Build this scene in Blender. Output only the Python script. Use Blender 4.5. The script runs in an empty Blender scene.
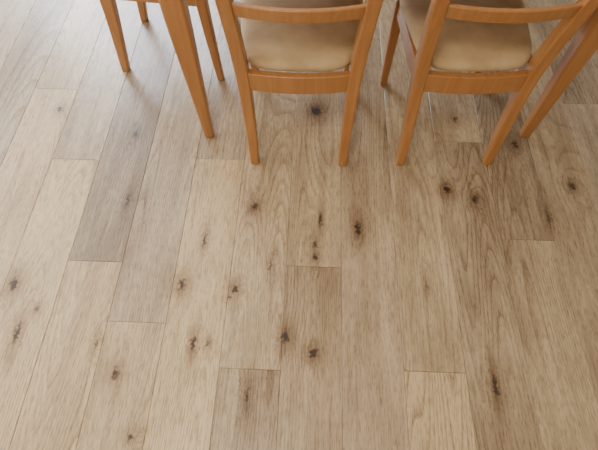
import bpy, bmesh, math, random
from mathutils import Vector, Matrix
random.seed(4)
D=bpy.data; SC=bpy.context.scene; COL=SC.collection

# ------------------------------------------------------------------ helpers
def new_obj(name, verts, faces, mat=None, parent=None, smooth=False, bevel=0, seg=3):
    me=D.meshes.new(name); me.from_pydata([tuple(v) for v in verts],[],faces); me.update()
    bm=bmesh.new(); bm.from_mesh(me); bmesh.ops.recalc_face_normals(bm,faces=bm.faces); bm.to_mesh(me); bm.free()
    o=D.objects.new(name,me); COL.objects.link(o)
    if mat: me.materials.append(mat)
    if smooth or bevel:
        for p in me.polygons: p.use_smooth=True
    if bevel:
        b=o.modifiers.new('bevel','BEVEL'); b.width=bevel; b.segments=seg; b.limit_method='ANGLE'; b.angle_limit=math.radians(40)
        w=o.modifiers.new('wn','WEIGHTED_NORMAL'); w.keep_sharp=False
    if parent: o.parent=parent
    return o

def box(name,x0,x1,y0,y1,z0,z1,mat,parent=None,bevel=0):
    v=[(x,y,z) for z in (z0,z1) for y in (y0,y1) for x in (x0,x1)]
    f=[(0,2,3,1),(4,5,7,6),(0,1,5,4),(2,6,7,3),(0,4,6,2),(1,3,7,5)]
    return new_obj(name,v,f,mat,parent,bevel=bevel)

def catmull(pts,n=6):
    P=[pts[0]]+list(pts)+[pts[-1]]; out=[]
    for i in range(1,len(P)-2):
        for k in range(n):
            t=k/n; a,b,c,d=P[i-1],P[i],P[i+1],P[i+2]
            out.append(tuple(0.5*((2*b[j])+(-a[j]+c[j])*t+(2*a[j]-5*b[j]+4*c[j]-d[j])*t*t+(-a[j]+3*b[j]-3*c[j]+d[j])*t**3) for j in range(len(b))))
    out.append(tuple(pts[-1])); return out

def loft(name,rings,mat,parent,bevel=.005):
    n=len(rings[0]); v=[p for r in rings for p in r]; f=[]
    for i in range(len(rings)-1):
        for k in range(n):
            a=i*n+k; b=i*n+(k+1)%n
            f.append((a,b,b+n,a+n))
    f.append(tuple(range(n))[::-1]); f.append(tuple((len(rings)-1)*n+k for k in range(n)))
    return new_obj(name,v,f,mat,parent,bevel=bevel)

def post(name,pts,mat,parent,bevel=.006,n=6):
    """pts: (x,y,z,width_x,depth_y) upright member"""
    rings=[]
    for x,y,z,w,d in catmull(pts,n):
        rings.append([(x-w/2,y-d/2,z),(x+w/2,y-d/2,z),(x+w/2,y+d/2,z),(x-w/2,y+d/2,z)])
    return loft(name,rings,mat,parent,bevel)

def slat(name,x0,x1,yend,bulge,zc,h,t,lean,mat,parent,droop=0.0,bevel=.005,N=14):
    rings=[]
    for i in range(N+1):
        s=i/N; x=x0+(x1-x0)*s; q=1-(2*s-1)**2
        y=yend-bulge*q; z=zc-droop*q
        dy=lean*h/2
        rings.append([(x,y+dy-t/2,z-h/2),(x,y+dy+t/2,z-h/2),(x,y-dy+t/2,z+h/2),(x,y-dy-t/2,z+h/2)])
    return loft(name,rings,mat,parent,bevel)

def empty(name,loc,rot=0):
    e=D.objects.new(name,None); COL.objects.link(e); e.location=loc; e.rotation_euler=(0,0,rot); e.empty_display_size=.1
    return e

# ------------------------------------------------------------------ materials
def mat_new(name):
    m=D.materials.new(name); m.use_nodes=True
    return m,m.node_tree,m.node_tree.nodes['Principled BSDF']
def N(t,typ,**kw):
    n=t.nodes.new(typ)
    for k,v in kw.items(): setattr(n,k,v)
    return n
def math_(t,op,a,b=None,c=None,clamp=False):
    n=t.nodes.new('ShaderNodeMath'); n.operation=op; n.use_clamp=clamp
    for i,v in enumerate((a,b,c)):
        if v is None: continue
        if isinstance(v,(int,float)): n.inputs[i].default_value=v
        else: t.links.new(v,n.inputs[i])
    return n.outputs[0]
def maprange(t,v,a,b):
    n=N(t,'ShaderNodeMapRange'); t.links.new(v,n.inputs[0]); n.inputs[1].default_value=a; n.inputs[2].default_value=b
    return n.outputs[0]
def mix(t,blend,fac,a,b):
    n=t.nodes.new('ShaderNodeMix'); n.data_type='RGBA'; n.blend_type=blend
    for idx,v in ((0,fac),(6,a),(7,b)):
        if isinstance(v,(int,float)): n.inputs[idx].default_value=v
        elif isinstance(v,tuple): n.inputs[idx].default_value=(*v,1)
        else: t.links.new(v,n.inputs[idx])
    return n.outputs[2]
def srgb(r,g,b):
    f=lambda c:(c/255/12.92 if c/255<.04045 else ((c/255+.055)/1.055)**2.4)
    return (f(r),f(g),f(b))

def wood_chair_mat():
    m,t,b=mat_new('honey_beech_wood')
    tc=N(t,'ShaderNodeTexCoord'); mp=N(t,'ShaderNodeMapping'); mp.inputs['Scale'].default_value=(60,60,3.0)
    t.links.new(tc.outputs['Object'],mp.inputs[0])
    n=N(t,'ShaderNodeTexNoise'); n.inputs['Scale'].default_value=1; n.inputs['Detail'].default_value=4
    t.links.new(mp.outputs[0],n.inputs[0])
    c=mix(t,'MIX',maprange(t,n.outputs[0],.1,.9),srgb(150,97,50),srgb(183,130,77))
    t.links.new(c,b.inputs['Base Color'])
    b.inputs['Roughness'].default_value=.34
    b.inputs['Coat Weight'].default_value=.35; b.inputs['Coat Roughness'].default_value=.18
    return m
def fabric_mat():
    m,t,b=mat_new('beige_microfibre')
    tc=N(t,'ShaderNodeTexCoord')
    n=N(t,'ShaderNodeTexNoise'); n.inputs['Scale'].default_value=11; n.inputs['Detail'].default_value=3
    t.links.new(tc.outputs['Object'],n.inputs[0])
    c=mix(t,'MIX',maprange(t,n.outputs[0],.3,.7),srgb(178,151,112),srgb(206,179,138))
    t.links.new(c,b.inputs['Base Color']); b.inputs['Roughness'].default_value=.9
    b.inputs['Sheen Weight'].default_value=.15
    f=N(t,'ShaderNodeTexNoise'); f.inputs['Scale'].default_value=500
    t.links.new(tc.outputs['Object'],f.inputs[0])
    bp=N(t,'ShaderNodeBump'); bp.inputs['Strength'].default_value=.15; bp.inputs['Distance'].default_value=.001
    t.links.new(f.outputs[0],bp.inputs['Height']); t.links.new(bp.outputs[0],b.inputs['Normal'])
    return m
def paint_mat(name,rgb,rough=.8):
    m,t,b=mat_new(name)
    tc=N(t,'ShaderNodeTexCoord'); n=N(t,'ShaderNodeTexNoise'); n.inputs['Scale'].default_value=3
    t.links.new(tc.outputs['Object'],n.inputs[0])
    c=mix(t,'MIX',n.outputs[0],rgb,tuple(x*.95 for x in rgb))
    t.links.new(c,b.inputs['Base Color']); b.inputs['Roughness'].default_value=rough
    return m

# knots: floor position (x,y) m, half width, half length, strength
KNOTS=[(-.0625,.398,.013,.026,1.2),(.033,.349,.014,.017,1.2),(-.368,.363,.008,.032,1.1),(-.321,.365,.009,.013,.7),
(-.439,.573,.015,.026,1.),(-1.037,.550,.015,.026,1.),(-.966,.373,.010,.042,1.),(-.383,.755,.008,.030,.9),
(.193,.821,.011,.030,1.2),(.5525,1.016,.016,.022,1.1),(.657,.973,.011,.014,1.1),(-.249,.562,.011,.015,1.1),(-.268,.53,.007,.009,.7),
(-.2075,.907,.014,.020,.9),(.616,.273,.008,.036,1.1),(.031,.751,.012,.026,.75),(.034,.700,.012,.018,.9),(-.605,.257,.014,.024,.8),
(.021,1.41,.022,.031,1.2),(-.926,.462,.010,.013,.7),(-.172,.207,.007,.030,1.),(1.055,1.05,.014,.018,1.1),
(.868,1.256,.012,.018,1.),(-.711,.92,.008,.034,.85),(-1.119,1.378,.013,.019,.8),(.631,1.387,.014,.020,.8),
(-.516,.078,.010,.015,.8),(.09,1.6,.018,.02,.7),(-.75,1.25,.013,.019,.9),(.05,.86,.007,.034,.9),(.93,.9,.006,.026,.8),
(-.69,.35,.006,.024,.7),(.43,.6,.006,.026,.6),(-.13,.66,.006,.024,.65)]

def knot_group():
    g=D.node_groups.new('knot','ShaderNodeTree')
    I=g.interface
    I.new_socket('Vector',in_out='INPUT',socket_type='NodeSocketVector')
    I.new_socket('Loc',in_out='INPUT',socket_type='NodeSocketVector')
    I.new_socket('InvSize',in_out='INPUT',socket_type='NodeSocketVector')
    I.new_socket('Strength',in_out='INPUT',socket_type='NodeSocketFloat')
    for s in ('Dark','Halo','Warp'):
        I.new_socket(s+'In',in_out='INPUT',socket_type='NodeSocketFloat')
        I.new_socket(s,in_out='OUTPUT',socket_type='NodeSocketFloat')
    gi=g.nodes.new('NodeGroupInput'); go=g.nodes.new('NodeGroupOutput')
    s=N(g,'ShaderNodeVectorMath',operation='SUBTRACT'); g.links.new(gi.outputs['Vector'],s.inputs[0]); g.links.new(gi.outputs['Loc'],s.inputs[1])
    m=N(g,'ShaderNodeVectorMath',operation='MULTIPLY'); g.links.new(s.outputs[0],m.inputs[0]); g.links.new(gi.outputs['InvSize'],m.inputs[1])
    l=N(g,'ShaderNodeVectorMath',operation='DOT_PRODUCT'); g.links.new(m.outputs[0],l.inputs[0]); g.links.new(m.outputs[0],l.inputs[1])
    r2=l.outputs['Value']
    d=math_(g,'MULTIPLY',math_(g,'EXPONENT',math_(g,'MULTIPLY',r2,-1.2)),gi.outputs['Strength'])
    h=math_(g,'MULTIPLY',math_(g,'EXPONENT',math_(g,'MULTIPLY',r2,-.14)),gi.outputs['Strength'])
    w=math_(g,'EXPONENT',math_(g,'MULTIPLY',r2,-.06))
    g.links.new(math_(g,'MAXIMUM',d,gi.outputs['DarkIn']),go.inputs['Dark'])
    g.links.new(math_(g,'MAXIMUM',h,gi.outputs['HaloIn']),go.inputs['Halo'])
    g.links.new(math_(g,'ADD',w,gi.outputs['WarpIn']),go.inputs['Warp'])
    return g

def floor_mat():
    m,t,b=mat_new('oak_laminate')
    tc=N(t,'ShaderNodeTexCoord'); obj=tc.outputs['Object']
    def attr(n):
        a=N(t,'ShaderNodeAttribute'); a.attribute_name=n; return a.outputs['Fac']
    seed=attr('seed'); tone=attr('tone'); warm=attr('warm')
    wn=N(t,'ShaderNodeTexNoise'); wn.inputs['Scale'].default_value=75; wn.inputs['Detail'].default_value=4
    t.links.new(obj,wn.inputs[0])
    ws=N(t,'ShaderNodeVectorMath',operation='SUBTRACT'); t.links.new(wn.outputs['Color'],ws.inputs[0]); ws.inputs[1].default_value=(.5,.5,.5)
    wm=N(t,'ShaderNodeVectorMath',operation='MULTIPLY_ADD'); t.links.new(ws.outputs[0],wm.inputs[0]); wm.inputs[1].default_value=(.038,.055,0); t.links.new(obj,wm.inputs[2])
    fl=N(t,'ShaderNodeVectorMath',operation='MULTIPLY'); t.links.new(wm.outputs[0],fl.inputs[0]); fl.inputs[1].default_value=(1,1,0)
    G=knot_group(); prev=None
    for (x,y,a,l,s) in KNOTS:
        n=t.nodes.new('ShaderNodeGroup'); n.node_tree=G
        t.links.new(fl.outputs[0],n.inputs['Vector']); n.inputs['Loc'].default_value=(x,y,0)
        n.inputs['InvSize'].default_value=(1/a,1/l,0); n.inputs['Strength'].default_value=s
        if prev:
            for k in ('Dark','Halo','Warp'): t.links.new(prev.outputs[k],n.inputs[k+'In'])
        else:
            for k in ('Dark','Halo','Warp'): n.inputs[k+'In'].default_value=0
        prev=n
    dark,halo,warp=prev.outputs['Dark'],prev.outputs['Halo'],prev.outputs['Warp']
    sp=N(t,'ShaderNodeSeparateXYZ'); t.links.new(obj,sp.inputs[0])
    def stretch(sx,sy,detail,rough=.55,off=0.):
        c=N(t,'ShaderNodeCombineXYZ')
        t.links.new(math_(t,'MULTIPLY',sp.outputs[0],sx),c.inputs[0])
        t.links.new(math_(t,'MULTIPLY',sp.outputs[1],sy),c.inputs[1])
        t.links.new(math_(t,'ADD',math_(t,'MULTIPLY',seed,37.),off),c.inputs[2])
        n=N(t,'ShaderNodeTexNoise'); n.inputs['Scale'].default_value=1; n.inputs['Detail'].default_value=detail
        n.inputs['Roughness'].default_value=rough
        t.links.new(c.outputs[0],n.inputs[0]); return n.outputs[0]
    big=stretch(9,2.0,3)              # cloudy tone
    streak=stretch(60,1.3,3,.65,5.)   # long soft streaks
    fine=stretch(330,26,2,.7,9.)      # pores
    mott=stretch(60,40,3,.7,14.)      # fine mottling
    cath=stretch(5.5,.42,0,.45,2.)    # growth-ring source
    cw=math_(t,'ADD',cath,math_(t,'MULTIPLY',warp,.035))
    ring=math_(t,'FRACT',math_(t,'MULTIPLY',math_(t,'ADD',cw,math_(t,'MULTIPLY',fine,.009)),40.))
    ringl=math_(t,'POWER',ring,4.)
    light=mix(t,'MIX',warm,srgb(188,170,147),srgb(205,181,142))
    darkc=mix(t,'MIX',warm,srgb(136,119,100),srgb(156,131,97))
    f=math_(t,'ADD',math_(t,'MULTIPLY',math_(t,'SUBTRACT',big,.5),1.9),math_(t,'MULTIPLY',math_(t,'SUBTRACT',streak,.5),1.2))
    f=math_(t,'ADD',f,math_(t,'MULTIPLY',math_(t,'SUBTRACT',mott,.5),.4))
    f=math_(t,'ADD',f,tone,clamp=True)
    col=mix(t,'MIX',f,light,darkc)
    ringamt=math_(t,'MULTIPLY',maprange(t,stretch(4,1.2,1,.5,21.),.35,.65),.55)
    g1=math_(t,'MULTIPLY',ringl,math_(t,'ADD',ringamt,.16))
    col=mix(t,'MULTIPLY',g1,col,srgb(156,128,98))
    pores=maprange(t,fine,.50,.62)
    col=mix(t,'MULTIPLY',math_(t,'MULTIPLY',pores,.5),col,srgb(160,138,114))
    col=mix(t,'MULTIPLY',math_(t,'MULTIPLY',halo,.68,clamp=True),col,srgb(154,126,98))
    col=mix(t,'MIX',math_(t,'MULTIPLY',maprange(t,dark,.2,.75),.94),col,srgb(50,37,30))
    t.links.new(col,b.inputs['Base Color'])
    rr=math_(t,'ADD',.24,math_(t,'MULTIPLY',fine,.12))
    t.links.new(rr,b.inputs['Roughness'])
    bp=N(t,'ShaderNodeBump'); bp.inputs['Strength'].default_value=.25; bp.inputs['Distance'].default_value=.0008
    t.links.new(math_(t,'SUBTRACT',1.,pores),bp.inputs['Height'])
    t.links.new(bp.outputs[0],b.inputs['Normal'])
    return m

WOOD=wood_chair_mat(); FAB=fabric_mat(); FLOOR=floor_mat()
WALL=paint_mat('wall_paint',srgb(204,195,178)); CEIL=paint_mat('ceiling_paint',srgb(228,223,212))
TRIM=paint_mat('white_trim',srgb(238,236,230),.5)
SEAM=paint_mat('seam_core',srgb(116,97,78),.9)

# ------------------------------------------------------------------ floor of planks
X0,X1,Y0,Y1=-3.071,3.129,-1.6,4.0
W=.2; L=1.90
JOINT={-5:1.106,-4:.65,-3:.43,-2:1.13,-1:.29,0:.66,1:1.90,2:.304,3:1.26,4:.80,5:2.1,-6:1.5,-7:.75,6:1.5}
TONE={(-5,0):(.08,.9),(-5,1):(.4,.3),(-4,0):(.25,.85),(-4,1):(.90,.15),(-3,0):(.35,.8),(-3,1):(.5,.35),(-2,0):(.15,.95),(-2,1):(.58,.3),
(-1,0):(.75,.5),(-1,1):(.32,.6),(0,0):(.76,.55),(0,1):(.38,.6),(1,0):(.55,.45),(1,1):(.5,.5),(2,0):(.10,.75),(2,1):(.38,.55),(3,0):(.62,.4),(3,1):(.40,.6),
(4,0):(.48,.5),(4,1):(.76,.35),(5,0):(.52,.45),(5,1):(.6,.5),(-6,0):(.3,.8),(-6,1):(.35,.7)}
verts=[];faces=[];seedv=[];tonev=[];warmv=[];mi=[]
def add_plank(x0,x1,y0,y1,seed,tone,warm):
    g=.0005; bv=.0011; d=.0008
    a=[(x0+g,y0+g),(x1-g,y0+g),(x1-g,y1-g),(x0+g,y1-g)]
    c=[(x0+g+bv,y0+g+bv),(x1-g-bv,y0+g+bv),(x1-g-bv,y1-g-bv),(x0+g+bv,y1-g-bv)]
    s=len(verts)
    for z,r in ((-.005,a),(-d,a),(0,c)):
        verts.extend((p[0],p[1],z) for p in r)
    fs=[(s+8,s+9,s+10,s+11)]
    for k in range(4):
        k2=(k+1)%4
        fs.append((s+4+k,s+4+k2,s+8+k2,s+8+k)); fs.append((s+k,s+k2,s+4+k2,s+4+k))
    for f in fs:
        faces.append(f); seedv.append(seed); tonev.append(tone); warmv.append(warm); mi.append(0)
ci=round((X0-(-.071))/W)
while -.071+W*ci < X1-1e-4:
    x0=-.071+W*ci; x1=x0+W
    j=JOINT.get(ci, random.random()*L)
    k=math.floor((Y0-j)/L)
    while j+k*L<Y1:
        ya=max(Y0,j+k*L); yb=min(Y1,j+(k+1)*L)
        tn=TONE.get((ci,k+1),(.3+.4*random.random(),random.random())) if k in(-1,0) else (.3+.4*random.random(),random.random())
        if yb-ya>.01: add_plank(x0,x1,ya,yb,random.random(),tn[0],tn[1])
        k+=1
    ci+=1
s=len(verts)
for z in (-.06,-.004):
    verts += [(X0,Y0,z),(X1,Y0,z),(X1,Y1,z),(X0,Y1,z)]
for f in ((s+4,s+5,s+6,s+7),(s+3,s+2,s+1,s),(s,s+1,s+5,s+4),(s+1,s+2,s+6,s+5),(s+2,s+3,s+7,s+6),(s+3,s,s+4,s+7)):
    faces.append(f); seedv.append(0); tonev.append(0); warmv.append(0); mi.append(1)
me=D.meshes.new('floor'); me.from_pydata(verts,[],faces); me.update()
for nm,vals in (('seed',seedv),('tone',tonev),('warm',warmv)):
    at=me.attributes.new(nm,'FLOAT','FACE'); at.data.foreach_set('value',vals)
me.materials.append(FLOOR); me.materials.append(SEAM); me.polygons.foreach_set('material_index',mi)
fo=D.objects.new('floor',me); COL.objects.link(fo)

# ------------------------------------------------------------------ dining chair
def cushion(name,mat,parent,y0,y1,hw0,hw1,z0,z1):
    def outline(inset):
        pts=[]; M=64
        for i in range(M):
            a=2*math.pi*i/M
            c,sn=math.cos(a),math.sin(a); p=2/5.5
            ux=math.copysign(abs(c)**p,c); uy=math.copysign(abs(sn)**p,sn)
            t=(uy+1)/2; hw=hw0+(hw1-hw0)*t-inset
            yy=(y0+y1)/2+uy*((y1-y0)/2-inset)
            if uy<0: yy-=.014*(1-ux*ux)*(-uy)
            pts.append((ux*hw,yy))
        return pts
    H=z1-z0
    prof=[(.012,0),(.003,.12),(0,.35),(.002,.6),(.010,.8),(.024,.92),(.05,1.0),(.09,1.08),(.14,1.13),(.18,1.15)]
    v=[];f=[];M=64
    for ins,h in prof:
        v+= [(x,y,z0+h*H) for x,y in outline(ins)]
    for i in range(len(prof)-1):
        for k in range(M):
            a=i*M+k;b_=i*M+(k+1)%M; f.append((a,b_,b_+M,a+M))
    f.append(tuple(range(M))[::-1]); f.append(tuple((len(prof)-1)*M+k for k in range(M)))
    return new_obj(name,v,f,mat,parent,smooth=True)

def dining_chair(name,loc,rot):
    e=empty(name,loc,rot)
    for i,s in enumerate((-1,1)):
        post(f'rear_leg_{i+1}',[(s*.180,.0,0,.034,.034),(s*.181,.022,.16,.038,.042),(s*.186,.046,.33,.042,.050),(s*.190,.052,.43,.044,.052),
             (s*.197,.040,.56,.044,.046),(s*.208,.008,.74,.042,.040),(s*.220,-.045,.96,.038,.032)],WOOD,e)
        post(f'front_leg_{i+1}',[(s*.205,.455,0,.030,.030),(s*.207,.445,.22,.037,.037),(s*.208,.438,.44,.044,.044)],WOOD,e)
        v=[];xo0,xo1=s*.188,s*.208
        for z in (.375,.440):
            v+=[(xo0-.011,.06,z),(xo0+.011,.06,z),(xo1+.011,.43,z),(xo1-.011,.43,z)]
        new_obj(f'side_rail_{i+1}',v,[(0,3,2,1),(4,5,6,7),(0,1,5,4),(1,2,6,5),(2,3,7,6),(3,0,4,7)],WOOD,e,bevel=.003)
    slat('rear_rail',-.182,.182,.046,.018,.403,.075,.026,0,WOOD,e,bevel=.004)
    slat('front_rail',-.20,.20,.438,-.004,.408,.064,.022,0,WOOD,e,bevel=.004)
    for i,(z,y,h,hw) in enumerate(((.690,.018,.046,.197),(.785,-.002,.046,.203),(.895,-.028,.075,.208))):
        slat(f'back_slat_{i+1}',-hw,hw,y,.030,z,h,.018,.22,WOOD,e,bevel=.005)
    cushion('seat_cushion',FAB,e,.052,.475,.186,.236,.438,.484)
    return e

dining_chair('dining_chair',(-.045,1.125,0),math.radians(0.8))
dining_chair('dining_chair.001',(.552,1.148,0),math.radians(2.6))
dining_chair('dining_chair.002',(-.872,1.815,0),math.radians(-92))

# ------------------------------------------------------------------ table
te=empty('dining_table',(.2415,1.282,0),math.radians(2.2))
k=0
for sx in (-1,1):
    for y in (0,.93):
        k+=1
        post(f'table_leg_{k}',[(sx*.674,y,0,.038,.038),(sx*.676,y,.30,.056,.052),(sx*.678,y,.55,.072,.066),(sx*.678,y,.722,.074,.068)],WOOD,te,bevel=.010)
box('apron_front',-.66,.66,-.011,.011,.645,.722,WOOD,te,.003)
box('apron_back',-.66,.66,.919,.941,.645,.722,WOOD,te,.003)
box('apron_left',-.689,-.667,.0,.93,.645,.722,WOOD,te,.003)
box('apron_right',.667,.689,.0,.93,.645,.722,WOOD,te,.003)
box('table_top',-.745,.745,-.062,.992,.720,.748,WOOD,te,.008)

# ------------------------------------------------------------------ room
T=.12; H=2.7
def wall_with_window(name,axis,pos,sgn,a0,a1,w0,w1,z0,z1,idx):
    segs=[(a0,w0,0,H),(w1,a1,0,H),(w0,w1,0,z0),(w0,w1,z1,H)]
    v=[];f=[]
    lo,hi=(pos,pos+sgn*T) if sgn>0 else (pos+sgn*T,pos)
    def addb(A0,A1,L0,L1,Z0,Z1,v=v,f=f):
        s=len(v)
        for z in (Z0,Z1):
            for l in (L0,L1):
                for a in (A0,A1):
                    v.append((l,a,z) if axis=='x' else (a,l,z))
        for q in [(0,2,3,1),(4,5,7,6),(0,1,5,4),(2,6,7,3),(0,4,6,2),(1,3,7,5)]: f.append(tuple(s+i for i in q))
    for A0,A1,Z0,Z1 in segs: addb(A0,A1,lo,hi,Z0,Z1)
    new_obj(name,v,f,WALL)
    v2=[];f2=[]
    c=(lo+hi)/2; fw=.06
    L0,L1=c-.03,c+.03
    for A0,A1,Z0,Z1 in ((w0,w0+fw,z0,z1),(w1-fw,w1,z0,z1),(w0,w1,z0,z0+fw),(w0,w1,z1-fw,z1),((w0+w1)/2-fw/2,(w0+w1)/2+fw/2,z0,z1)):
        addb(A0,A1,L0,L1,Z0,Z1,v2,f2)
    new_obj(f'window_{idx}',v2,f2,TRIM)
wall_with_window('wall_far','y',Y1,1,X0,X1,-2.9,-.9,.5,2.5,1)
wall_with_window('wall_left','x',X0,-1,Y0,Y1,.2,2.8,.8,2.3,2)
box('wall_right',X1,X1+T,Y0,Y1,0,H,WALL)
box('wall_near',X0,X1,Y0-T,Y0,0,H,WALL)
box('ceiling',X0-T,X1+T,Y0-T,Y1+T,H,H+.1,CEIL)
box('baseboard_far',X0,X1,Y1-.014,Y1,.0,.08,TRIM)
box('baseboard_left',X0,X0+.014,Y0,Y1-.015,.0,.08,TRIM)
box('baseboard_right',X1-.014,X1,Y0,Y1-.015,.0,.08,TRIM)
box('baseboard_near',X0+.015,X1-.015,Y0,Y0+.014,.0,.08,TRIM)

# ------------------------------------------------------------------ light
def area(name,loc,rot,sx,sy,power,col):
    l=D.lights.new(name,'AREA'); l.shape='RECTANGLE'; l.size=sx; l.size_y=sy; l.energy=power; l.color=col
    o=D.objects.new(name,l); COL.objects.link(o); o.location=loc; o.rotation_euler=rot; return o
area('daylight_far_window',(-1.9,Y1+.16,1.5),(math.radians(-90),0,0),1.95,1.95,275,(.77,.86,1.0))
area('daylight_left_window',(X0-.16,1.5,1.55),(0,math.radians(-90),0),1.5,2.5,84,(1.0,.96,.89))
area('ceiling_fill',(-.5,-.3,H-.03),(0,0,0),.7,.7,34,(1.0,.86,.66))  # added warm fill to set the ambient level, not a fixture of the room
w=D.worlds.new('sky'); SC.world=w; w.use_nodes=True
bg=w.node_tree.nodes['Background']; bg.inputs[0].default_value=(.75,.85,1,1); bg.inputs[1].default_value=.8

# ------------------------------------------------------------------ camera
cam=D.cameras.new('camera'); co=D.objects.new('camera',cam); COL.objects.link(co)
cam.sensor_width=36; cam.lens=27.09; cam.clip_start=.02
co.location=(0,0,1.505); co.rotation_euler=(math.radians(90-61.1),0,math.radians(2.22))
SC.camera=co
